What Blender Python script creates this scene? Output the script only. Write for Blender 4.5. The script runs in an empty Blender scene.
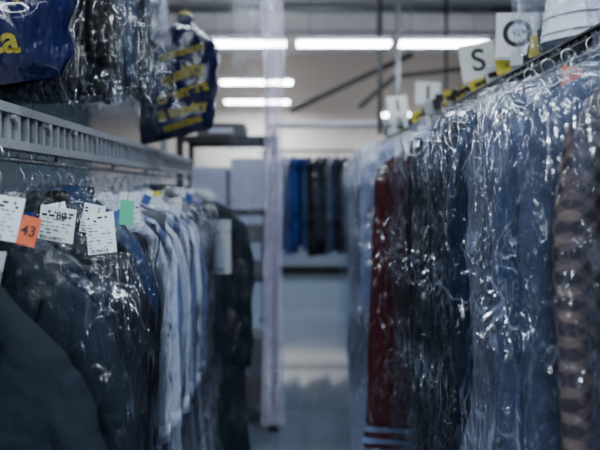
import bpy, math, random
from mathutils import Vector, Matrix, Euler, noise
random.seed(7)
SC = bpy.context.scene
R = random.random
def U(a,b): return a+(b-a)*random.random()

# ------------------------------------------------------------------ materials
MC = {}
def newmat(name):
    m = bpy.data.materials.new(name); m.use_nodes = True
    nt = m.node_tree; nt.nodes.clear()
    out = nt.nodes.new('ShaderNodeOutputMaterial')
    return m, nt, out
def N(nt, t, **k):
    n = nt.nodes.new(t)
    for a,b in k.items(): setattr(n,a,b)
    return n
def L(nt,a,b): nt.links.new(a,b)
def c4(c): return (c[0],c[1],c[2],1)
def pmat(name, col, rough=.6, metal=0, bump=0, bscale=40, var=.15, stretch=(1,1,1), spec=.5, emis=None, es=0, coat=0, bdist=.004):
    if name in MC: return MC[name]
    m,nt,out = newmat(name)
    p = N(nt,'ShaderNodeBsdfPrincipled'); p.inputs['Roughness'].default_value=rough
    p.inputs['Metallic'].default_value=metal; p.inputs['Specular IOR Level'].default_value=spec
    p.inputs['Coat Weight'].default_value=coat
    tc = N(nt,'ShaderNodeTexCoord'); mp = N(nt,'ShaderNodeMapping'); mp.inputs['Scale'].default_value=stretch
    L(nt,tc.outputs['Object'],mp.inputs['Vector'])
    nz = N(nt,'ShaderNodeTexNoise'); nz.inputs['Scale'].default_value=bscale*.25; nz.inputs['Detail'].default_value=5
    L(nt,mp.outputs[0],nz.inputs['Vector'])
    mx = N(nt,'ShaderNodeMix',data_type='RGBA')
    mx.inputs[6].default_value=c4([max(0,x*(1-var)) for x in col]); mx.inputs[7].default_value=c4([min(1,x*(1+var)) for x in col])
    L(nt,nz.outputs[0],mx.inputs[0]); L(nt,mx.outputs[2],p.inputs['Base Color'])
    if bump:
        n2 = N(nt,'ShaderNodeTexNoise'); n2.inputs['Scale'].default_value=bscale; n2.inputs['Detail'].default_value=3
        L(nt,mp.outputs[0],n2.inputs['Vector'])
        b = N(nt,'ShaderNodeBump'); b.inputs['Strength'].default_value=bump; b.inputs['Distance'].default_value=bdist
        L(nt,n2.outputs[0],b.inputs['Height']); L(nt,b.outputs[0],p.inputs['Normal'])
    if emis: 
        p.inputs['Emission Color'].default_value=c4(emis); p.inputs['Emission Strength'].default_value=es
    L(nt,p.outputs[0],out.inputs[0]); MC[name]=m; return m

def fabric(name, a, b=None, pattern=None, scale=60, rough=.85):
    if name in MC: return MC[name]
    m,nt,out = newmat(name)
    p = N(nt,'ShaderNodeBsdfPrincipled'); p.inputs['Roughness'].default_value=rough
    p.inputs['Specular IOR Level'].default_value=.2
    tc = N(nt,'ShaderNodeTexCoord')
    nz = N(nt,'ShaderNodeTexNoise'); nz.inputs['Scale'].default_value=6
    L(nt,tc.outputs['Object'],nz.inputs['Vector'])
    base = N(nt,'ShaderNodeMix',data_type='RGBA')
    base.inputs[6].default_value=c4([x*.7 for x in a]); base.inputs[7].default_value=c4([min(1,x*1.3) for x in a])
    L(nt,nz.outputs[0],base.inputs[0]); colout = base.outputs[2]
    if pattern:
        def wave(direction,flip=False):
            w = N(nt,'ShaderNodeTexWave'); w.bands_direction=direction; w.inputs['Scale'].default_value=scale/10.
            w.inputs['Distortion'].default_value=.4; w.inputs['Detail'].default_value=0
            if flip:
                mp=N(nt,'ShaderNodeMapping'); mp.inputs['Scale'].default_value=(1,1,-1); L(nt,tc.outputs['Object'],mp.inputs['Vector']); L(nt,mp.outputs[0],w.inputs['Vector'])
            else: L(nt,tc.outputs['Object'],w.inputs['Vector'])
            r = N(nt,'ShaderNodeValToRGB'); r.color_ramp.elements[0].position=.50 if pattern=='plaid' else .62; r.color_ramp.elements[1].position=.72
            L(nt,w.outputs['Fac'],r.inputs[0]); return r.outputs[0]
        f = wave('DIAGONAL' if pattern=='plaid' else 'X')
        if pattern=='plaid':
            g = wave('DIAGONAL',True); ad = N(nt,'ShaderNodeMath',operation='ADD'); L(nt,f,ad.inputs[0]); L(nt,g,ad.inputs[1])
            ml = N(nt,'ShaderNodeMath',operation='MULTIPLY'); L(nt,ad.outputs[0],ml.inputs[0]); ml.inputs[1].default_value=.5; f=ml.outputs[0]
        mx = N(nt,'ShaderNodeMix',data_type='RGBA'); L(nt,f,mx.inputs[0]); L(nt,colout,mx.inputs[6]); mx.inputs[7].default_value=c4(b)
        colout = mx.outputs[2]
    L(nt,colout,p.inputs['Base Color'])
    n2 = N(nt,'ShaderNodeTexNoise'); n2.inputs['Scale'].default_value=420; L(nt,tc.outputs['Object'],n2.inputs['Vector'])
    n3 = N(nt,'ShaderNodeTexNoise'); n3.inputs['Scale'].default_value=12; n3.inputs['Detail'].default_value=4; L(nt,tc.outputs['Object'],n3.inputs['Vector'])
    b1 = N(nt,'ShaderNodeBump'); b1.inputs['Strength'].default_value=.3; b1.inputs['Distance'].default_value=.001; L(nt,n2.outputs[0],b1.inputs['Height'])
    b2 = N(nt,'ShaderNodeBump'); b2.inputs['Strength'].default_value=.8; b2.inputs['Distance'].default_value=.025; L(nt,n3.outputs[0],b2.inputs['Height'])
    L(nt,b1.outputs[0],b2.inputs['Normal']); L(nt,b2.outputs[0],p.inputs['Normal'])
    L(nt,p.outputs[0],out.inputs[0]); MC[name]=m; return m

def plastic(name, tint=(.95,.965,1), lo=.02, hi=.24, milk=(.66,.72,.95), milkf=.06, rough=.11, crease=.42):
    # thin poly film: mostly see-through, creases mixed denser to build in highlight streaks
    if name in MC: return MC[name]
    m,nt,out = newmat(name)
    tc = N(nt,'ShaderNodeTexCoord'); mp = N(nt,'ShaderNodeMapping'); mp.inputs['Scale'].default_value=(1.0,1.0,.30)
    mp.inputs['Rotation'].default_value=(0,.18,0)
    L(nt,tc.outputs['Object'],mp.inputs['Vector'])
    def ridge(scale,dist,detail=2.0,vec=None):
        nz = N(nt,'ShaderNodeTexNoise'); nz.inputs['Scale'].default_value=scale; nz.inputs['Detail'].default_value=detail; nz.inputs['Distortion'].default_value=dist
        L(nt,vec or mp.outputs[0],nz.inputs['Vector'])
        s = N(nt,'ShaderNodeMath',operation='SUBTRACT'); L(nt,nz.outputs[0],s.inputs[0]); s.inputs[1].default_value=.5
        a = N(nt,'ShaderNodeMath',operation='ABSOLUTE'); L(nt,s.outputs[0],a.inputs[0]); return a.outputs[0]
    r1=ridge(10,1.0); r2=ridge(26,1.6)
    b = N(nt,'ShaderNodeBump'); b.inputs['Strength'].default_value=1; b.inputs['Distance'].default_value=.07; L(nt,r1,b.inputs['Height'])
    b2 = N(nt,'ShaderNodeBump'); b2.inputs['Strength'].default_value=1; b2.inputs['Distance'].default_value=.014; L(nt,r2,b2.inputs['Height'])
    L(nt,b.outputs[0],b2.inputs['Normal'])
    g = N(nt,'ShaderNodeBsdfAnisotropic'); g.inputs['Color'].default_value=(1,1,1,1); g.inputs['Roughness'].default_value=rough
    L(nt,b2.outputs[0],g.inputs['Normal'])
    d = N(nt,'ShaderNodeBsdfDiffuse'); d.inputs['Color'].default_value=c4(milk)
    ms = N(nt,'ShaderNodeMixShader'); ms.inputs[0].default_value=milkf; L(nt,g.outputs[0],ms.inputs[1]); L(nt,d.outputs[0],ms.inputs[2])
    t = N(nt,'ShaderNodeBsdfTransparent'); t.inputs['Color'].default_value=c4(tint)
    lw = N(nt,'ShaderNodeLayerWeight'); lw.inputs['Blend'].default_value=.12
    mr = N(nt,'ShaderNodeMapRange'); mr.inputs['To Min'].default_value=lo; mr.inputs['To Max'].default_value=hi
    L(nt,lw.outputs['Facing'],mr.inputs['Value'])
    def mask(r,wd,amt):
        q = N(nt,'ShaderNodeMapRange',interpolation_type='SMOOTHSTEP'); q.inputs['From Min'].default_value=0; q.inputs['From Max'].default_value=wd
        q.inputs['To Min'].default_value=amt; q.inputs['To Max'].default_value=0; L(nt,r,q.inputs['Value']); return q.outputs[0]
    pn = N(nt,'ShaderNodeTexNoise'); pn.inputs['Scale'].default_value=6; pn.inputs['Detail'].default_value=2; L(nt,tc.outputs['Object'],pn.inputs['Vector'])
    pm = N(nt,'ShaderNodeMapRange'); pm.inputs['From Min'].default_value=.44; pm.inputs['From Max'].default_value=.62; L(nt,pn.outputs[0],pm.inputs['Value'])
    s1 = N(nt,'ShaderNodeMath',operation='ADD'); L(nt,mask(r1,.024,crease),s1.inputs[0]); L(nt,mask(r2,.026,crease*.8),s1.inputs[1])
    s2 = N(nt,'ShaderNodeMath',operation='MULTIPLY'); L(nt,s1.outputs[0],s2.inputs[0]); L(nt,pm.outputs[0],s2.inputs[1])
    s3 = N(nt,'ShaderNodeMath',operation='ADD',use_clamp=True); L(nt,mr.outputs[0],s3.inputs[0]); L(nt,s2.outputs[0],s3.inputs[1])
    mm = N(nt,'ShaderNodeMixShader'); L(nt,s3.outputs[0],mm.inputs[0]); L(nt,t.outputs[0],mm.inputs[1]); L(nt,ms.outputs[0],mm.inputs[2])
    L(nt,mm.outputs[0],out.inputs[0]); MC[name]=m; return m

# ------------------------------------------------------------------ builder
class B:
    def __init__(s): s.v=[];s.f=[];s.m=[]
    def add(s,vs,fs,mi=0):
        o=len(s.v); s.v+= [tuple(x) for x in vs]; s.f += [tuple(i+o for i in f) for f in fs]; s.m += [mi]*len(fs)
    def box(s,c,sz,mi=0,rot=None):
        vs=[Vector(((x)*sz[0]/2,(y)*sz[1]/2,(z)*sz[2]/2)) for x in(-1,1) for y in(-1,1) for z in(-1,1)]
        if rot: 
            mt=Euler(rot).to_matrix(); vs=[mt@v for v in vs]
        vs=[v+Vector(c) for v in vs]
        s.add(vs,[(0,1,3,2),(4,6,7,5),(0,4,5,1),(2,3,7,6),(0,2,6,4),(1,5,7,3)],mi)
    def tube(s,pts,r,mi=0,n=8,sq=1,cap=True,disp=None):
        pts=[Vector(p) for p in pts]; K=len(pts); rr = r if isinstance(r,(list,tuple)) else [r]*K
        up=Vector((0,1,0)); vs=[];fs=[]
        for i,p in enumerate(pts):
            t=(pts[min(K-1,i+1)]-pts[max(0,i-1)]).normalized()
            u=up
            if abs(t.dot(u))>.95: u=Vector((1,0,0))
            a=t.cross(u).normalized(); b=t.cross(a).normalized()
            for j in range(n):
                an=2*math.pi*j/n
                q=p+a*math.cos(an)*rr[i]+b*math.sin(an)*rr[i]*sq
                if disp: q=disp(q)
                vs.append(q)
        for i in range(K-1):
            for j in range(n):
                fs.append((i*n+j,i*n+(j+1)%n,(i+1)*n+(j+1)%n,(i+1)*n+j))
        if cap: fs.append(tuple(range(n))[::-1]); fs.append(tuple((K-1)*n+j for j in range(n)))
        s.add(vs,fs,mi)
    def loft(s,table,rows,n,mi=0,e=.75,disp=None,cap_top=False,cx=0,cap_bot=False):
        T=table; vs=[];fs=[]
        acc=[0]
        for i in range(1,len(T)): acc.append(acc[-1]+math.hypot(T[i][0]-T[i-1][0],T[i][1]-T[i-1][1]))
        for k in range(rows+1):
            q=acc[-1]*k/rows; i=0
            while i<len(T)-2 and q>acc[i+1]: i+=1
            f=(q-acc[i])/(acc[i+1]-acc[i]) 
            z,w,d=[T[i][c]*(1-f)+T[i+1][c]*f for c in range(3)]
            for j in range(n):
                an=2*math.pi*j/n; ca,sa=math.cos(an),math.sin(an)
                x=cx+w*math.copysign(abs(ca)**e,ca); y=d*math.copysign(abs(sa)**e,sa)
                p=Vector((x,y,z))
                if disp: p=disp(p,ca,sa,k/rows)
                vs.append(p)
        for i in range(rows):
            for j in range(n): fs.append((i*n+j,(i+1)*n+j,(i+1)*n+(j+1)%n,i*n+(j+1)%n))
        if cap_top: fs.append(tuple(range(n)))
        if cap_bot: fs.append(tuple(rows*n+j for j in range(n))[::-1])
        s.add(vs,fs,mi)
    def obj(s,name,mats,parent=None,smooth=True,loc=None,rot=None,bevel=0):
        me=bpy.data.meshes.new(name); me.from_pydata(s.v,[],s.f); me.update()
        for m in mats: me.materials.append(m)
        me.polygons.foreach_set('material_index',s.m)
        me.polygons.foreach_set('use_smooth',[smooth]*len(s.f))
        o=bpy.data.objects.new(name,me); SC.collection.objects.link(o)
        if parent: o.parent=parent
        if loc: o.location=loc
        if rot: o.rotation_euler=rot
        if bevel:
            b=o.modifiers.new('bevel','BEVEL'); b.width=bevel; b.segments=2
        return o
def empty(name,loc=(0,0,0),rot=(0,0,0)):
    e=bpy.data.objects.new(name,None); e.location=loc; e.rotation_euler=rot; e.empty_display_size=.1
    SC.collection.objects.link(e); return e
def text(s,size,mat,parent,loc,rot=(math.pi/2,0,0),name='lettering',bold=.0):
    cu=bpy.data.curves.new('t','FONT'); cu.body=s; cu.size=size; cu.align_x='CENTER'; cu.align_y='CENTER'; cu.extrude=.0006; cu.offset=bold
    o=bpy.data.objects.new('t',cu); SC.collection.objects.link(o)
    bpy.context.view_layer.update()
    dg=bpy.context.evaluated_depsgraph_get(); me=bpy.data.meshes.new_from_object(o.evaluated_get(dg))
    bpy.data.objects.remove(o); me.materials.clear(); me.materials.append(mat)
    o=bpy.data.objects.new(name,me); SC.collection.objects.link(o); o.parent=parent; o.location=loc; o.rotation_euler=rot
    return o

# ------------------------------------------------------------------ palette
wire = pmat('hanger_wire',(.45,.46,.48),.3,1)
steel = pmat('galvanised_steel',(.30,.32,.34),.38,.85,bump=.2,bscale=60)
whitesteel = pmat('painted_steel_grey',(.27,.29,.33),.45,.1,bump=.1)
gapm = pmat('rail_channel_grey',(.02,.025,.03),.6)
darksteel = pmat('dark_steel',(.012,.012,.015),.5,.5)
paper = pmat('paper_white',(.56,.61,.64),.8)
paper_w = pmat('card_white',(.80,.82,.80),.8)
paper_g = pmat('paper_green',(.06,.42,.24),.8)
paper_o = pmat('paper_orange',(.50,.09,.035),.8)
paper_y = pmat('paper_yellow',(.55,.46,.05),.8)
paper_b = pmat('paper_blue',(.03,.07,.25),.8)
ink = pmat('black_ink',(.012,.012,.015),.7)
button = pmat('button_horn',(.02,.02,.02),.3)
F = {
 'navy': fabric('navy_wool',(.005,.010,.024)),
 'teal': fabric('dark_teal_wool',(.0045,.0095,.0165)),
 'black': fabric('black_wool',(.0025,.003,.0045)),
 'char': fabric('charcoal_wool',(.008,.010,.016)),
 'grey': fabric('grey_wool',(.045,.058,.095)),
 'blue': fabric('blue_cotton',(.015,.032,.085)),
 'royal': fabric('royal_blue_cotton',(.008,.028,.14)),
 'slate': fabric('slate_blue_cotton',(.014,.028,.062),(.030,.052,.105),'stripe',60),
 'lblue': fabric('light_blue_cotton',(.14,.18,.30)),
 'white': fabric('white_cotton',(.78,.82,.92)),
 'stripe': fabric('striped_cotton',(.70,.74,.86),(.14,.18,.33),'stripe',55),
 'red': fabric('burgundy_wool',(.036,.0016,.0045)),
 'plaid': fabric('plaid_wool',(.030,.024,.030),(.125,.090,.080),'plaid',150),
}
poly = plastic('clear_poly_film')
polyw = plastic('milky_poly_film',lo=.07,hi=.5,milkf=.30,crease=.5)
polyn = plastic('thin_poly_film',lo=.015,hi=.2,milkf=.06,crease=.32)

# ------------------------------------------------------------------ garments
def hanger(b,hw,drop=0,mi=0,slope=.09):
    neck=(0,0,-.075-drop); zt=-.155-drop-slope*.85
    b.tube([( .016,0,-.03)]+[( .018*math.cos(math.radians(x)),0,-.018+.018*math.sin(math.radians(x))) for x in range(0,181,30)]+[(-.012,0,-.035),(0,0,-.055),neck],.0017,mi,6)
    b.tube([neck,(hw*.45,0,-.115-drop-slope*.35),(hw*.8,0,zt),(hw*.78,0,zt-.015),(0,0,zt-.015),(-hw*.78,0,zt-.015),(-hw*.8,0,zt),(-hw*.45,0,-.115-drop-slope*.35),neck],.0017,mi,6)

def body_mesh(kind,hw,Ln,drop,seed,slope=.09,fine=False):
    b=B(); tr=B(); z0=-.09-drop; so=Vector((seed*3.1,seed*1.7,seed))
    def disp(p,ca,sa,t):
        am=.006+.024*t
        n=noise.noise(Vector((p.x*9,sa*.6,p.z*1.1))+so)+.5*noise.noise(Vector((p.x*22,sa,p.z*2.5))+so)
        n2=noise.noise(Vector((p.x*3,sa,p.z*6))+so)
        return Vector((p.x+ .03*t*noise.noise(Vector((p.z*3,0,ca))+so), p.y+am*n+.004*n2, p.z+ (.012*noise.noise(Vector((p.x*7,3,0))+so) if t>.97 else 0)))
    dd=.042
    if kind in('jacket','coat','shirt'):
        bw=hw*.95
        T=[(z0+.005,.052,.04),(z0-.012,.075,.045),(z0-.35*slope,hw*.5,.045),(z0-.75*slope,hw*.84,.042),(z0-1.2*slope,hw*.93,.044),
           (z0-slope-.10,bw,dd),(z0-slope-.3,bw*1.0,dd),(z0-Ln*.6,bw*1.05,dd),(z0-Ln,bw*1.12,dd*1.1)]
        b.loft(T,46,44,0,.8,disp,fine,0,fine)
        sl = {'shirt':.58,'jacket':.62,'coat':.70}[kind]
        out=.035 if not fine else .05
        for s in(-1,1):
            pts=[(s*hw*.5,0,z0-slope*.45-.045),(s*hw*.74,0,z0-slope*.8-.05)];rr=[.036,.048]
            for i in range(20):
                t=i/19
                a=min(1,t*3.2)
                x=s*(hw*.86+out*math.sin(a*math.pi/2)-.015*t); z=z0-slope*1.05-.055-sl*t
                pts.append((x, -.004-.012*t, z)); rr.append(.051-.006*t)
            fa=1.6 if fine else 1
            kk=.006 if fine else .0
            def sd(q): 
                n=noise.noise(Vector((q.x*10,q.y*8,q.z*11))+so); n2=noise.noise(Vector((q.x*25,q.y*20,q.z*3))+so); n3=1-2*abs(noise.noise(Vector((q.x*6,q.y*6,q.z*16+q.x*20))+so))
                return Vector((q.x+(.008*n+.004*n2)*fa,q.y+(.008*n+.005*n2-kk*n3)*fa,q.z))
            b.tube(pts,rr,0,18,.68,True,sd)
            e=pts[-1]
            if kind=='shirt': tr.tube([(e[0],e[1],e[2]+.05),(e[0],e[1],e[2]-.003)],[.0475,.0485],1,16,.7)
            else:
                for q in range(3): tr.tube([(e[0]+s*.042,e[1]-.01,e[2]+.03+q*.022),(e[0]+s*.050,e[1]-.01,e[2]+.03+q*.022)],.007,2,10)
        if kind=='shirt':
            tr.tube([(0,0,z0-.012),(0,-.003,z0+.02)],[.062,.058],1,20,.8,False)
            for s in(-1,1):
                tr.add([(0,-.052,z0+.016),(s*.058,-.036,z0+.022),(s*.075,-.052,z0-.03),(s*.028,-.07,z0-.058)],[(0,1,2,3)],1)
                tr.add([(s*.058,-.036,z0+.022),(s*.058,.036,z0+.022),(s*.078,.038,z0-.025),(s*.075,-.052,z0-.03)],[(0,1,2,3)],1)
            tr.box((0,-.055,z0-Ln*.45),(.03,.008,Ln*.8),1)
            for i in range(6): tr.tube([(0,-.063,z0-.08-i*.095),(0,-.059,z0-.08-i*.095)],.006,2,10)
            tr.box((hw*.45,-.054,z0-.24),(.1,.006,.11),0)
        else:
            vz=z0-.36 if kind=='jacket' else z0-.26
            tr.add([(-.05,-.047,z0),(.05,-.047,z0),(0,-.054,vz)],[(0,1,2)],1)
            for s in(-1,1):
                tr.add([(s*.05,-.05,z0+.005),(s*.095,-.057,z0-.07),(s*.118,-.062,z0-.085),(s*.105,-.062,z0-.13),(s*.006,-.068,vz),(s*.012,-.062,vz+.06),(s*.032,-.056,z0-.1)],
                      [(0,1,6),(1,2,3),(1,3,4,5),(1,5,6)],0)
                tr.box((s*hw*.5,-.058,z0-Ln*.64),(.13,.012,.045),0)
            tr.tube([(0,.0,z0-.02),(0,-.0,z0+.028)],[.07,.06],0,20,.75,False)
            for i in range(2 if kind=='jacket' else 4): tr.tube([(0.01,-.07,vz-.04-i*.11),(.01,-.058,vz-.04-i*.11)],.011,2,12)
            tr.box((-hw*.5,-.056,z0-.23),(.09,.01,.022),0)
    elif kind=='trousers':
        zt=-.205-drop
        T=[(zt+.02,hw*.62,.012),(zt+.008,hw*.72,.022),(zt-.05,hw*.72,.026),(zt-Ln*.5,hw*.66,.024),(zt-Ln,hw*.55,.026)]
        b.loft(T,40,36,0,.55,disp,True)
        tr.box((0,-.03,zt-Ln*.5),(.004,.008,Ln*.96),0)
        tr.box((0,-.02,zt-Ln+.02),(hw*1.1,.03,.04),0)
        tr.tube([(-hw*.8,0,zt+.012),(hw*.8,0,zt+.012)],.007,1,8)
    elif kind=='dress':
        T=[(z0+.005,.06,.035),(z0-.012,.085,.04),(z0-.35*slope,hw*.5,.042),(z0-slope,hw*.90,.042),(z0-slope-.05,hw*1.0,.045),(z0-.42,hw*1.02,.048),(z0-.55,hw*1.03,.048),(z0-Ln,hw*1.12,.055)]
        b.loft(T,50,48,0,.8,disp)
        tr.tube([(0,0,z0-.015),(0,0,z0+.012)],[.075,.068],1,20,.7,False)
        tr.loft([(z0-Ln+.085,hw*1.125,.06),(z0-Ln+.065,hw*1.13,.061)],2,48,1,.8,disp)
        tr.loft([(z0-Ln+.04,hw*1.13,.062),(z0-Ln+.02,hw*1.14,.063)],2,48,1,.8,disp)
    return b,tr

def cover_mesh(hw,Ln,drop,seed,slope=.09,extra=.08,amp=1.0,thick=.06,asym=0,e=.72):
    b=B(); z0=-.09-drop; so=Vector((seed*2.3+9,seed*4.1,seed*.7))
    W=hw*.95+.075
    T=[(z0+.085,.05,.03),(z0+.06,.036,.022),(z0+.035,.024,.017),(z0+.012,.06,.045),(z0-.35*slope+.016,hw*.6,.054),(z0-.75*slope+.018,W*.92,thick*.97),(z0-slope-.05,W,thick),
       (z0-.4,W*1.0,thick),(z0-Ln*.7,W*1.01,thick),(z0-Ln-extra,W*1.03,thick*.9)]
    def disp(p,ca,sa,t):
        q=Vector((p.x*8+p.z*1.3,sa*1.2,p.z*1.3))+so
        r=1-2.6*abs(noise.noise(q)); q2=Vector((p.x*17-p.z*5,sa*1.6,p.z*3.6))+so; r2=1-2.6*abs(noise.noise(q2))
        q3=Vector((p.x*30+p.z*9,sa*2.6,p.z*9))+so; r4=1-2.6*abs(noise.noise(q3))
        ang=math.atan2(p.x,-(p.z-z0-.05)+.02)
        r3=1-2.6*abs(noise.noise(Vector((ang*5,sa,1))+so))
        k=min(1,.35+t*6)
        dsp=(.012*r+.008*r2+.003*r4+.012*r3*max(0,1-t*1.5))*k*amp
        zz=p.z+(.02*noise.noise(Vector((p.x*9,sa,2))+so)*amp if t>.95 or t<.03 else 0)
        return Vector((p.x+ca*dsp*1.1+.02*t*noise.noise(Vector((p.z*2.5,ca,5))+so)+asym*t, p.y+sa*dsp, zz))
    b.loft(T,104,84,0,e,disp)
    return b

def tag(parent,x,z,y,w,h,mat,num=None,rot=0,lines=True):
    b=B(); b.box((0,0,-h/2),(w,.0012,h),0)
    if lines:
        n=int(h/.0075)
        for i in range(1,n):
            xx=-w*.44
            if i/n<.25: hh=.0045
            else: hh=U(.0010,.0022)
            while xx<w*.36:
                lw=U(.003,.012)
                if R()<.62: b.box((xx+lw/2,-.0011,-.004-i*.0072),(lw,.0008,hh),1)
                xx+=lw+U(.002,.008)
        xx=-w*.4
        while xx<w*.2:
            ww=U(.0008,.0025); b.box((xx,-.0011,-h*.93),(ww,.0008,h*.08),1); xx+=ww+U(.001,.003)
    b.tube([(0,0,0),(0,.004,.012)],.0012,1,6)
    o=b.obj('paper_tag',[mat,ink],parent,False,(x,y,z),(U(-.25,.1),rot,U(-.4,.4)))
    if num: text(num,h*.30 if lines else h*.5,ink,o,(w*.1 if lines else 0,-.0018,-h*.25 if lines else -h*.5),name='tag_number',bold=.0002)
    return o

cnt=0
NAMES={'jacket':'hanging_suit_jacket','coat':'hanging_overcoat','shirt':'hanging_dress_shirt','trousers':'hanging_trousers','dress':'hanging_dress'}
def garment(kind,fab,loc,hw=.22,Ln=.75,rot=0,drop=0,cover=poly,trim=None,slope=.09,extra=.08,tags=(),amp=1,thick=.06,tilt=0,asym=0,fine=False):
    global cnt; cnt+=1
    e=empty(NAMES[kind],loc,(0,tilt,rot))
    b,tr=body_mesh(kind,hw,Ln,drop,cnt,slope,fine)
    trim=trim or ('white' if kind in('jacket','coat') else fab)
    o=b.obj('garment_body',[F[fab]],e)
    if fine:
        md=o.modifiers.new('fuse','REMESH'); md.mode='VOXEL'; md.voxel_size=.0065; md.use_smooth_shade=True
        sm=o.modifiers.new('soft','SMOOTH'); sm.iterations=6; sm.factor=.6
    tr.obj('garment_trim',[F[fab],F[trim],button],e)
    h=B(); hanger(h,hw,drop,0,slope); h.obj('wire_hanger',[wire],e)
    if cover:
        lc=Ln if kind!='trousers' else Ln+.12
        cover_mesh(hw,lc,drop,cnt,slope,extra,amp,thick,asym).obj('plastic_cover',[cover],e)
    for t in tags: tag(e,*t)
    return e

# RIGHT ROW
RX=.71; RZ=2.06
right=[
 (.80,.48,'coat','slate',1.35,poly),
 (.93,.460,'coat','slate',1.3,poly),
 (1.06,.42,'coat','plaid',1.35,poly),
 (1.18,.445,'coat','grey',1.35,poly),
 (1.29,.41,'coat','slate',1.35,polyw),
 (1.41,.43,'dress','grey',1.35,poly),
 (1.53,.40,'coat','navy',1.35,poly),
 (1.65,.42,'jacket','slate',1.3,poly),
 (1.78,.385,'coat','black',1.35,poly),
 (1.92,.41,'dress','black',1.35,poly),
 (2.07,.365,'coat','black',1.4,poly),
 (2.22,.385,'jacket','black',1.3,polyn),
 (2.42,.285,'dress','red',1.25,poly),
 (2.60,.36,'coat','grey',1.4,polyw),
 (2.78,.31,'coat','lblue',1.4,polyw),
 (2.98,.325,'shirt','blue',1.2,poly),
 (3.2,.35,'coat','lblue',1.4,polyw),
 (3.45,.37,'coat','slate',1.4,poly),
 (3.7,.38,'shirt','white',1.4,polyw),
 (4.0,.39,'coat','grey',1.4,poly),
 (4.3,.40,'coat','blue',1.4,polyw),
 (4.65,.41,'coat','blue',1.4,poly),
]
for i,(d,xe,k,f,Ln,cv) in enumerate(right):
    half=RX-xe; half=min(half,.345); hw=(half-.075)/.95
    tg=[]
    if i%3==0: tg=[(-.1,-.11,-.066,.05,.075,paper,None,U(-.2,.2))]
    if i==5: tg=[(-.10,-.09,-.07,.045,.045,paper_o,None,.1,False)]
    if i==7: tg=[(-.12,-.12,-.07,.03,.08,paper_g,None,.1,False)]
    garment(k,f,(xe+half+U(-.005,.005),d,RZ),hw,Ln,U(-.10,.22),.05 if f=='red' else U(.0,.03),cv,
            trim='lblue' if f=='red' else None,extra=.04 if f=='red' else U(.05,.12),tags=tg,amp=1.5,slope=.12 if f=='red' else U(.07,.11),tilt=U(-.02,.02))

# LEFT LOWER ROW
LX=-.62; LZ=1.79
left=[
 (1.04,'jacket','teal',.245,.80,None,.155,.17),
 (1.17,'jacket','teal',.225,.78,polyn,.115,.13),
 (1.29,'jacket','navy',.205,.80,poly,.085,.1),
 (1.40,'jacket','char',.20,.78,poly,.05,.1),
 (1.51,'jacket','black',.215,.80,poly,.03,.1),
 (1.62,'shirt','blue',.20,.8,poly,.01,.09),
 (1.73,'jacket','black',.195,.85,poly,.02,.1),
 (1.85,'shirt','white',.205,.92,polyn,.03,.09),
 (1.97,'shirt','stripe',.21,.97,polyn,.04,.09),
 (2.09,'shirt','white',.215,1.02,polyn,.04,.09),
 (2.21,'shirt','stripe',.215,1.05,poly,.03,.09),
 (2.34,'shirt','white',.22,1.08,poly,.03,.09),
 (2.48,'shirt','stripe',.22,1.10,poly,.03,.09),
 (2.62,'jacket','char',.20,.95,poly,.01,.09),
 (2.78,'coat','black',.20,1.1,poly,.0,.09),
 (2.95,'shirt','blue',.20,.9,poly,.0,.09),
 (3.13,'coat','teal',.355,1.52,polyn,.0,.14),
]
for i,(d,k,f,hw,Ln,cv,drop,sl) in enumerate(left):
    tg=[]; last=(i==len(left)-1)
    if i==0: tg=[(.095,-.155,-.075,.05,.05,paper_y,None,.5,False)]
    if i==1: tg=[(.06,-.10,-.08,.08,.08,paper,None,.15),(.120,-.138,-.10,.033,.052,paper_o,'43',.25,False)]
    if i==2: tg=[(.15,-.125,-.08,.075,.07,paper,'80',.15)]
    if i==3: tg=[(.20,-.14,-.08,.06,.09,paper,None,-.1),(.10,-.12,-.085,.05,.07,paper,None,-.2)]
    if i==4: tg=[(.225,-.115,-.09,.035,.06,paper_g,None,.1,False),(.15,-.125,-.085,.05,.07,paper,None,.2)]
    if i in(6,8,11): tg=[(U(.05,.2),-.13,-.08,.05,.075,paper,None,U(-.3,.3))]
    if last: tg=[(.235,-.24,-.10,.11,.27,paper,None,0)]
    ox = .05 if last else (.035 if i<2 else 0)
    garment(k,f,(LX+ox+U(-.008,.008),d,LZ),hw,Ln,U(-.12,.12) if i and not last else -.1,drop,cv,slope=sl,extra=U(.03,.1),tags=tg,amp=1.5,
            trim='royal' if (i in(3,4,6)) else None,fine=(i<7 or last),tilt=-.03 if 7<=i<=12 else 0)

# LEFT UPPER ROW
UX=-.85; UZ=3.02
upper=[(1.46,'coat','char',.27,.97),(1.58,'coat','black',.25,.90),(1.70,'coat','black',.26,.98),(1.82,'trousers','black',.28,.84),(1.93,'coat','char',.28,.97),
       (2.05,'coat','slate',.28,.88),(2.17,'jacket','black',.29,.94),(2.3,'coat','char',.29,.84),(2.44,'coat','black',.27,.80)]
for i,(d,k,f,hw,Ln) in enumerate(upper):
    garment(k,f,(UX+U(-.01,.02),d,UZ),hw,Ln-.05,U(-.25,.25),.02,poly,extra=U(.02,.12),amp=2.0,thick=.068,asym=U(-.06,.06),tilt=U(-.05,.03))
for (x,d,f,hw,Ln,cv) in [(.80,1.66,'white',.075,.80,polyw),(.95,1.47,'royal',.13,.82,poly),(1.08,1.75,'lblue',.13,.8,polyw)]:
    garment('dress',f,(x,d,UZ),hw,Ln,U(-.2,.2),.02,cv,extra=.04,amp=1.9,trim=f)

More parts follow.
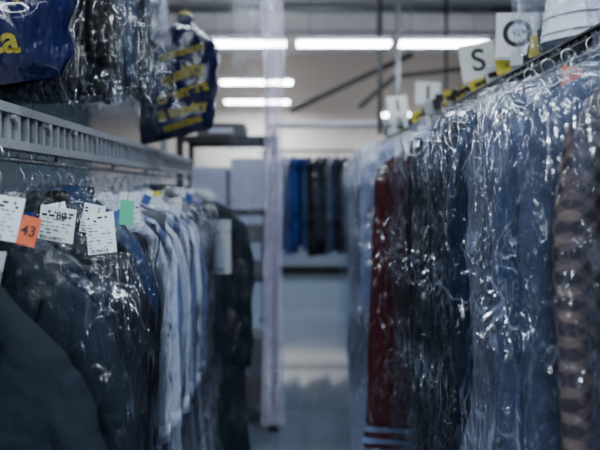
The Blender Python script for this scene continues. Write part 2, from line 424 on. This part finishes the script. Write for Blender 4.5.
# ------------------------------------------------------------------ printed laundry bags
navyfilm = pmat('navy_printed_film',(.006,.008,.045),.2,0,bump=1,bscale=14,stretch=(1,1,.5),coat=.3,bdist=.03)
yel = pmat('yellow_print',(.50,.42,.05),.5)
def printed_bag(loc,hw,H,txts,rot=0,strap=.3,seed=1):
    e=empty('printed_laundry_bag',loc,(0,0,rot)); so=Vector((seed,seed*2,3))
    b=B()
    T=[(-strap+.05,.02,.02),(-strap+.01,.028,.024),(-strap-.03,hw*.6,.06),(-strap-.08,hw*.9,.075),(-strap-.16,hw,.08),(-strap-H*.6,hw*1.0,.085),(-strap-H*.85,hw*.99,.075),(-strap-H*.96,hw*.95,.05),(-strap-H,hw*.9,.012)]
    def disp(p,ca,sa,t):
        r=1-2.4*abs(noise.noise(Vector((p.x*6+p.z*4,sa,p.z*4))+so)); k=max(0,1-abs(t-.5)*.6)
        r2=1-2.4*abs(noise.noise(Vector((p.x*14-p.z*9,sa,p.z*8))+so))
        g=noise.noise(Vector((math.atan2(p.x,.05-(p.z+strap)) *6,sa,0))+so)*max(0,1-t*2.2)
        return Vector((p.x+ca*(.016*r+.006*r2)-.04*t*(1 if seed>3 else 0),p.y+sa*(.014*r+.006*r2+.02*g)*k,p.z+.04*t*t*p.x/hw))
    b.loft(T,70,72,0,.7,disp,True)
    b.tube([(0,0,-strap+.06),(0,0,-strap+.035)],.026,1,16)
    o=b.obj('bag_film',[navyfilm,yel],e)
    h=B(); h.tube([(.015,0,-.03)]+[(.018*math.cos(math.radians(x)),0,-.018+.018*math.sin(math.radians(x))) for x in range(0,181,30)]+[(0,0,-.05),(0,0,-strap+.05)],.002,0,6); h.obj('wire_hook',[wire],e)
    for (s,sz,x,z,tl) in txts:
        t=text(s,sz,yel,e,(x,-.118,z),(math.pi/2,tl,0),'printed_lettering',.002)
        sw=t.modifiers.new('wrap','SHRINKWRAP'); sw.target=o; sw.wrap_method='PROJECT'; sw.use_project_z=True; sw.use_negative_direction=True; sw.use_positive_direction=True; sw.offset=.004; sw.wrap_mode='ABOVE_SURFACE'
    return e
printed_bag((-.74,1.31,UZ),.265,.83,[('cleaners',.15,-.04,-.80,-.2),('laundry & pressing',.05,.0,-.92,-.1),('cleaning.ca',.075,.015,-1.02,-.08),('quality',.12,.05,-.66,-.1)],.0,.28,2)
printed_bag((-.475,2.72,UZ),.155,.50,[('quality',.075,0,-.81,-.35),('cleaners',.07,0,-.89,-.32),('& laundry',.055,0,-.97,-.3),('=====',.07,0,-.72,-.3),('=====',.06,0,-1.03,-.3)],.0,.58,5)

# ------------------------------------------------------------------ rails / conveyors
def conveyor(name,x,y0,y1,z,h=.10,pitch=.045,mat=whitesteel,rod=None,fl=.012):
    b=B(); ym=(y0+y1)/2; ln=y1-y0
    for zz in(z,z+h):
        b.box((x,ym,zz),(.045,ln,fl),0); b.box((x+.02,ym,zz+(.006 if zz==z else -.006)),(.004,ln,fl*1.3),0)
    n=int(ln/pitch)
    for i in range(n):
        yy=y0+(i+.5)*pitch
        b.box((x,yy,z+h/2),(.034,.014,h),0)
        if i%4==0: b.tube([(x+.02,yy,z+h*.7),(x+.032,yy,z+h*.7)],.008,1,10)
    b.box((x-.01,ym,z+h/2),(.006,ln,h),2)
    if rod is not None:
        b.tube([(x,y0,rod),(x,y1,rod)],.007,1,10)
        for i in range(int(ln/.5)+1):
            b.box((x,y0+.05+i*.5,(rod+z)/2),(.008,.02,z-rod+.01),1)
    return b.obj(name,[mat,steel,gapm],None,False)
conveyor('garment_conveyor_rail',LX,.55,3.65,1.795,.085,rod=1.768)
conveyor('garment_conveyor_rail',RX+.03,.5,5.0,2.065,.02,mat=darksteel,rod=2.038,fl=.006)
for nm,x,y0,y1 in(('overhead_garment_rail',UX,.5,3.6),('overhead_garment_rail',.88,.8,2.3)):
    b=B(); b.tube([(x,y0,UZ-.02),(x,y1,UZ-.02)],.015,0,12)
    for yy in(y0+.3,(y0+y1)/2,y1-.1):
        b.tube([(x,yy,UZ-.02),(x,yy,4.4)],.01,0,8)
        b.tube([(x,yy-.0,4.38),(x,yy,4.4)],.05,0,12)
    if x<0:
        b.tube([(x,2.72,UZ-.02),(-.44,2.72,UZ-.02)],.01,0,10); b.tube([(-.44,2.72,UZ-.02),(-.43,2.72,UZ-.02)],.016,0,10)
    b.obj(nm,[steel])
def upright(x,y,z,mat=steel):
    b=B(); b.box((x,y,z/2),(.035,.035,z),0); b.box((x,y,.006),(.12,.12,.012),0)
    for s in(-1,1): b.tube([(x+s*.04,y,.012),(x+s*.04,y,.02)],.008,0,6)
    return b.obj('rack_upright',[mat],None,False)
for y in(.5,3.70): upright(LX,y,1.86)
for y in(.45,5.05): upright(RX,y,2.065)
b=B(); b.box((-.72,3.42,2.42),(.03,.03,1.22),0); b.box((-.685,3.42,1.82),(.08,.03,.03),0); b.box((-.74,3.42,3.0),(.16,.03,.03),0); b.obj('rail_bracket_post',[whitesteel],None,False)

def card(y,ch,w=.14,h=.16,x=.776,z=2.225,rot=0,lean=0,tilt=0):
    e=empty('letter_divider_card',(x,y,z),(tilt,lean,rot)); b=B()
    b.box((0,0,0),(w,.003,h),0); b.box((0,.003,-h/2-.02),(.03,.003,.06),1)
    b.box((0,-.002,-h/2+.006),(w,.002,.004),1)
    b.obj('card_board',[paper_w,steel],e,False,bevel=.0012)
    text(ch,h*.80,ink,e,(0,-.003,.005),name='card_letter',bold=.002)
card(2.05,'O',rot=-.1,lean=.02); card(2.47,'S',w=.145,h=.16,rot=-.15,lean=-.14)
card(3.38,'I',w=.14,h=.135,z=2.24,lean=.05); card(4.3,'I',w=.14,h=.14,z=2.24,rot=.2); card(3.9,'I',w=.13,h=.14,z=2.24,x=.70,lean=-.1)
b=B(); yy=1.75
while yy<4.6:
    ww=U(.03,.06); mi=random.choice([0,0,1,2,1]); hh=U(.05,.08)
    if any(c-.2<yy<c for c in(2.05,2.47)): hh=.045
    zc=2.105+hh/2
    if not any(abs(yy-c)<.02 for c in(2.05,2.47,3.38,3.9,4.3)):
        b.box((.755+U(-.02,.05),yy,zc),(ww*1.1,.003,hh),mi,(0,U(-.4,.4),U(-.5,.2)))
        if mi!=1: b.box((.765,yy-.006,zc),(ww*.6,.002,hh*.3),1,(0,U(-.3,.3),0))
    yy+=U(.03,.06)
b.obj('rail_number_tags',[paper_y,ink,paper,paper_y],None,False)
b=B(); yy=1.5
while yy<3.0:
    mi=random.choice([0,1,1,2,3]); w,h=U(.02,.04),U(.03,.05)
    b.box((LX+U(.02,.2),yy,1.66+U(-.03,.02)),(w,.002,h),mi,(U(-.2,.2),U(-.6,.6),U(-.5,.3)))
    yy+=U(.07,.12)
b.obj('paper_ticket_stack',[paper,paper_b,paper,paper_y],None,False)

# ------------------------------------------------------------------ shelf unit
b=B(); sx0,sx1,sy0,sy1=-.78,-.115,4.25,4.75
for x in(sx0,sx1):
    for y in(sy0,sy1):
        b.box((x,y,1.06),(.045,.045,2.12),0); b.box((x,y,.005),(.08,.08,.01),0)
for z in(.12,1.08,1.55,2.07):
    b.box(((sx0+sx1)/2,(sy0+sy1)/2,z),(sx1-sx0+.04,sy1-sy0,.018),0)
    for y in(sy0,sy1): b.box(((sx0+sx1)/2,y,z-.01),(sx1-sx0+.04,.012,.05),0)
b.obj('storage_shelf_unit',[darksteel],None,False,bevel=.002)
cardb=pmat('carton_brown',(.06,.05,.055),.8); cardw=pmat('carton_white',(.34,.36,.46),.7)
def carton(x,y,z,w,d,h,m,rot=0):
    b=B(); b.box((0,0,h/2),(w,d,h),0); b.box((0,-d/2-.001,h*.5),(w*.5,.002,h*.35),1); b.box((0,0,h+.001),(.05,d,.002),2)
    for s in(-1,1): b.box((s*w*.25,0,h+.003),(w*.48,d*.98,.004),0,(0,s*.03,0))
    b.obj('storage_carton',[m,cardw,cardb],None,False,(x,y,z),(0,0,rot),.003)
carton(-.60,4.48,1.561,.28,.34,.30,cardw); carton(-.30,4.48,1.561,.26,.34,.36,cardw); 
carton(-.55,4.48,1.09,.36,.34,.26,cardb); carton(-.26,4.48,1.09,.2,.32,.34,cardb)
carton(-.45,4.48,.13,.5,.34,.5,cardb); carton(-.5,4.5,2.082,.35,.3,.10,cardb)
def drape(name,x0,x1,y,z0,z1,mat,seed,amp=.02,n=48,m=110,waist=.25):
    b=B(); so=Vector((seed,1,seed)); vs=[];fs=[]
    for i in range(m+1):
        for j in range(n+1):
            u=j/n; z=z1+(z0-z1)*i/m; w=1-waist*math.sin(i/m*math.pi)
            x=(x0+x1)/2+(u-.5)*(x1-x0)*w
            yy=y+amp*math.sin(u*19+2*noise.noise(Vector((0,z,seed))))+amp*1.4*noise.noise(Vector((x*20,0,z*2))+so)+amp*.5*noise.noise(Vector((x*40,0,z*12))+so)
            vs.append((x+.02*noise.noise(Vector((seed,z*1.5,0))),yy,z))
    for i in range(m):
        for j in range(n): a=i*(n+1)+j; fs.append((a,a+1,a+n+2,a+n+1))
    b.add(vs,fs,0); return b.obj(name,[mat])
polyl = plastic('lavender_poly_film',lo=.38,hi=.9,milkf=.6,milk=(.78,.74,.98))
drape('hanging_plastic_film',-.19,-.03,3.95,.15,3.02,polyl,3,.022)
drape('hanging_plastic_film',-.40,-.20,3.97,1.95,3.02,polyw,6,.02)
b=B(); b.tube([(-1.0,3.95,3.03),(1.2,3.95,3.03)],.012,0,10)
for x in(-.9,1.1): b.tube([(x,3.95,3.03),(x,3.95,4.4)],.008,0,8)
b.obj('overhead_cross_pipe',[steel])
drape('plastic_film_drape',-.74,-.14,4.19,.4,2.0,polyw,8,.016,waist=.05)

# ------------------------------------------------------------------ far rack
b=B()
for x in(-.35,1.2):
    b.tube([(x,8,0),(x,8,2.24)],.02,0,10); b.box((x,8,.02),(.06,.6,.04),0)
b.tube([(-.37,8,2.22),(1.22,8,2.22)],.018,0,10); b.box((.42,8,.66),(1.55,.04,.06),0)
b.obj('far_garment_rack',[darksteel])
for i,(x,f,k,Lf) in enumerate([(-.20,'grey','shirt',1.2),(-.08,'lblue','coat',1.2),(.04,'royal','coat',1.25),(.14,'royal','shirt',1.15),(.25,'blue','coat',1.2),(.39,'black','coat',1.28),(.50,'navy','jacket',1.05),(.62,'slate','coat',1.22),(.74,'char','coat',1.25),(.86,'char','coat',1.2),(1.0,'lblue','shirt',1.1)]):
    garment(k,f,(x,8,2.22),.21,Lf,1.0+U(-.3,.3),.02,poly if i in(1,2,6,7,10) else None)

# ------------------------------------------------------------------ room shell
m,nt,out=newmat('grey_linoleum'); p=N(nt,'ShaderNodeBsdfPrincipled'); tc=N(nt,'ShaderNodeTexCoord')
bk=N(nt,'ShaderNodeTexBrick'); bk.offset=0; bk.inputs['Scale'].default_value=1.0; bk.inputs['Mortar Size'].default_value=.003
bk.inputs['Brick Width'].default_value=1; bk.inputs['Row Height'].default_value=1
bk.inputs['Color1'].default_value=(.13,.165,.22,1); bk.inputs['Color2'].default_value=(.145,.18,.235,1); bk.inputs['Mortar'].default_value=(.09,.11,.14,1)
L(nt,tc.outputs['Object'],bk.inputs['Vector'])
nz=N(nt,'ShaderNodeTexNoise'); nz.inputs['Scale'].default_value=3; nz.inputs['Detail'].default_value=8; L(nt,tc.outputs['Object'],nz.inputs['Vector'])
mx=N(nt,'ShaderNodeMix',data_type='RGBA',blend_type='MULTIPLY'); mx.inputs[0].default_value=.6; L(nt,bk.outputs[0],mx.inputs[6]); L(nt,nz.outputs[0],mx.inputs[7])
L(nt,mx.outputs[2],p.inputs['Base Color'])
mr=N(nt,'ShaderNodeMapRange'); mr.inputs['To Min'].default_value=.05; mr.inputs['To Max'].default_value=.22; L(nt,nz.outputs[0],mr.inputs[0]); L(nt,mr.outputs[0],p.inputs['Roughness'])
p.inputs['Coat Weight'].default_value=.8; p.inputs['Coat Roughness'].default_value=.08
L(nt,p.outputs[0],out.inputs[0]); floor_m=m
wallm=pmat('beige_plaster',(.60,.51,.44),.85,bump=.3,bscale=30,var=.08)
wallg=pmat('grey_plaster',(.06,.08,.10),.85,bump=.3,bscale=30,var=.08)
wains=pmat('blue_grey_panel',(.12,.14,.19),.6,bump=.1,bscale=30,var=.08)
ceilm=pmat('ceiling_grey',(.60,.58,.59),.85,bump=.2,bscale=20)
def slab(name,c,s,mat):
    b=B(); b.box((0,0,0),s,0); return b.obj(name,[mat],None,False,c)
X0,X1,Y0,Y1,H=-4,4.2,-4,12,4.4
slab('floor',((X0+X1)/2,(Y0+Y1)/2,-.05),(X1-X0,Y1-Y0,.1),floor_m)
slab('ceiling',((X0+X1)/2,(Y0+Y1)/2,H+.05),(X1-X0,Y1-Y0,.1),ceilm)
slab('wall_back',((X0+X1)/2,Y1+.05,H/2),(X1-X0,.1,H),wallm)
slab('wall_front',((X0+X1)/2,Y0-.05,H/2),(X1-X0,.1,H),wallg)
slab('wall_left',(X0-.05,(Y0+Y1)/2,H/2),(.1,Y1-Y0,H),wallg)
slab('wall_right',(X1+.05,(Y0+Y1)/2,H/2),(.1,Y1-Y0,H),wallg)
slab('trim_1',((X0+X1)/2,Y1-.01,.75),(X1-X0,.02,1.5),wains)
slab('baseboard_back',((X0+X1)/2,Y1-.03,.06),(X1-X0,.02,.12),darksteel)
b=B()
for y in(8.7,10.2): b.box((.1,y,H-.05),(8.2,.08,.10),0)
b.obj('ceiling_joists',[ceilm],None,False)
b=B(); b.tube([(-3.9,8.3,4.2),(4.1,8.3,4.2)],.06,0,16)
for i in range(16): b.tube([(-3.8+i*.5,8.3,4.2),(-3.77+i*.5,8.3,4.2)],.07,0,16)
b.obj('ceiling_duct',[steel])
pipem=pmat('pipe_dark',(.03,.035,.04),.5,.4)
b=B(); b.tube([(1.05,7,2.35),(1.05,7,4.4)],.025,0,10); b.tube([(1.28,7.1,2.3),(1.28,7.1,4.4)],.028,1,10)
b.tube([(.0,7.6,2.7),(1.55,7.6,3.42)],.035,0,10); b.tube([(.85,7.4,2.72),(1.3,7.4,3.1)],.03,0,10)
b.tube([(-.3,7.3,2.48),(1.9,7.3,2.52)],.04,1,10); b.tube([(1.3,7.4,3.1),(2.6,7.4,3.25)],.03,0,10)
b.tube([(-.28,7.3,0),(-.28,7.3,4.4)],.02,0,10); b.tube([(1.9,7.3,0),(1.9,7.3,4.4)],.02,0,10)
b.obj('conveyor_support_frame',[pipem,whitesteel])

# ------------------------------------------------------------------ lights
tubem=pmat('fluorescent_tube',(1,1,1),.5,emis=(.90,.95,1),es=34,var=0)
def fixture(xa,xb,y,z,energy=0,along='x'):
    ln=abs(xb-xa); e=empty('fluorescent_light_fixture',((xa+xb)/2,y,z),(0,0,0 if along=='x' else math.pi/2)); b=B()
    b.box((0,0,.055),(ln,.10,.05),0)
    for s in(-1,1): b.box((s*(ln/2-.01),0,.01),(.02,.16,.05),0); b.tube([(s*ln*.35,0,.08),(s*ln*.35,0,H-z)],.006,0,6)
    b.obj('housing',[whitesteel],e,False)
    t=B()
    for s in(-.065,.065): t.tube([(-ln/2+.02,s,.01),(ln/2-.02,s,.01)],.016,0,12)
    t.obj('tube',[tubem],e)
    if energy:
        l=bpy.data.lights.new('tube_glow','AREA'); l.shape='RECTANGLE'; l.size=ln; l.size_y=.08; l.energy=energy; l.color=(.78,.90,1)
        o=bpy.data.objects.new('tube_glow',l); SC.collection.objects.link(o); o.parent=e; o.location=(0,0,-.025)
    return e
fixture(.06,1.1,6.5,3.27,12); fixture(1.16,2.15,6.5,3.27,12); fixture(-.95,-.03,6.5,3.27,20)
fixture(-1.05,.05,9,3.3,50); fixture(-1.2,.0,11,3.3,120); fixture(1.6,3.2,10.5,3.0,60); 
fixture(-.9,.9,3.1,3.5,36); fixture(-.9,.9,.4,3.3,38)  # unseen overhead fixtures, added as fill and for streaks on the film
fixture(-1.0,1.0,-1.6,2.9,150); fixture(-1.2,1.2,-3.0,2.5,50)  # unseen fixtures behind camera, added low to raise highlights on the plastic
fixture(-3.2,-1.8,1.5,3.2,20); fixture(-3.2,-1.8,4.5,3.2,20)  # unseen fixtures off to the left, added to light side-facing film

w=bpy.data.worlds.new('World'); SC.world=w; w.use_nodes=True
w.node_tree.nodes['Background'].inputs[0].default_value=(.5,.6,.8,1); w.node_tree.nodes['Background'].inputs[1].default_value=.15

# ------------------------------------------------------------------ camera
cd=bpy.data.cameras.new('camera'); cam=bpy.data.objects.new('camera',cd); SC.collection.objects.link(cam)
cam.location=(0,0,1.7); cam.rotation_euler=(math.pi/2,0,0); cd.sensor_width=36; cd.lens=36
cd.shift_x=10/600; cd.shift_y=-35/600; cd.clip_start=.05
cd.dof.use_dof=True; cd.dof.focus_distance=1.35; cd.dof.aperture_fstop=2.0
SC.camera=cam
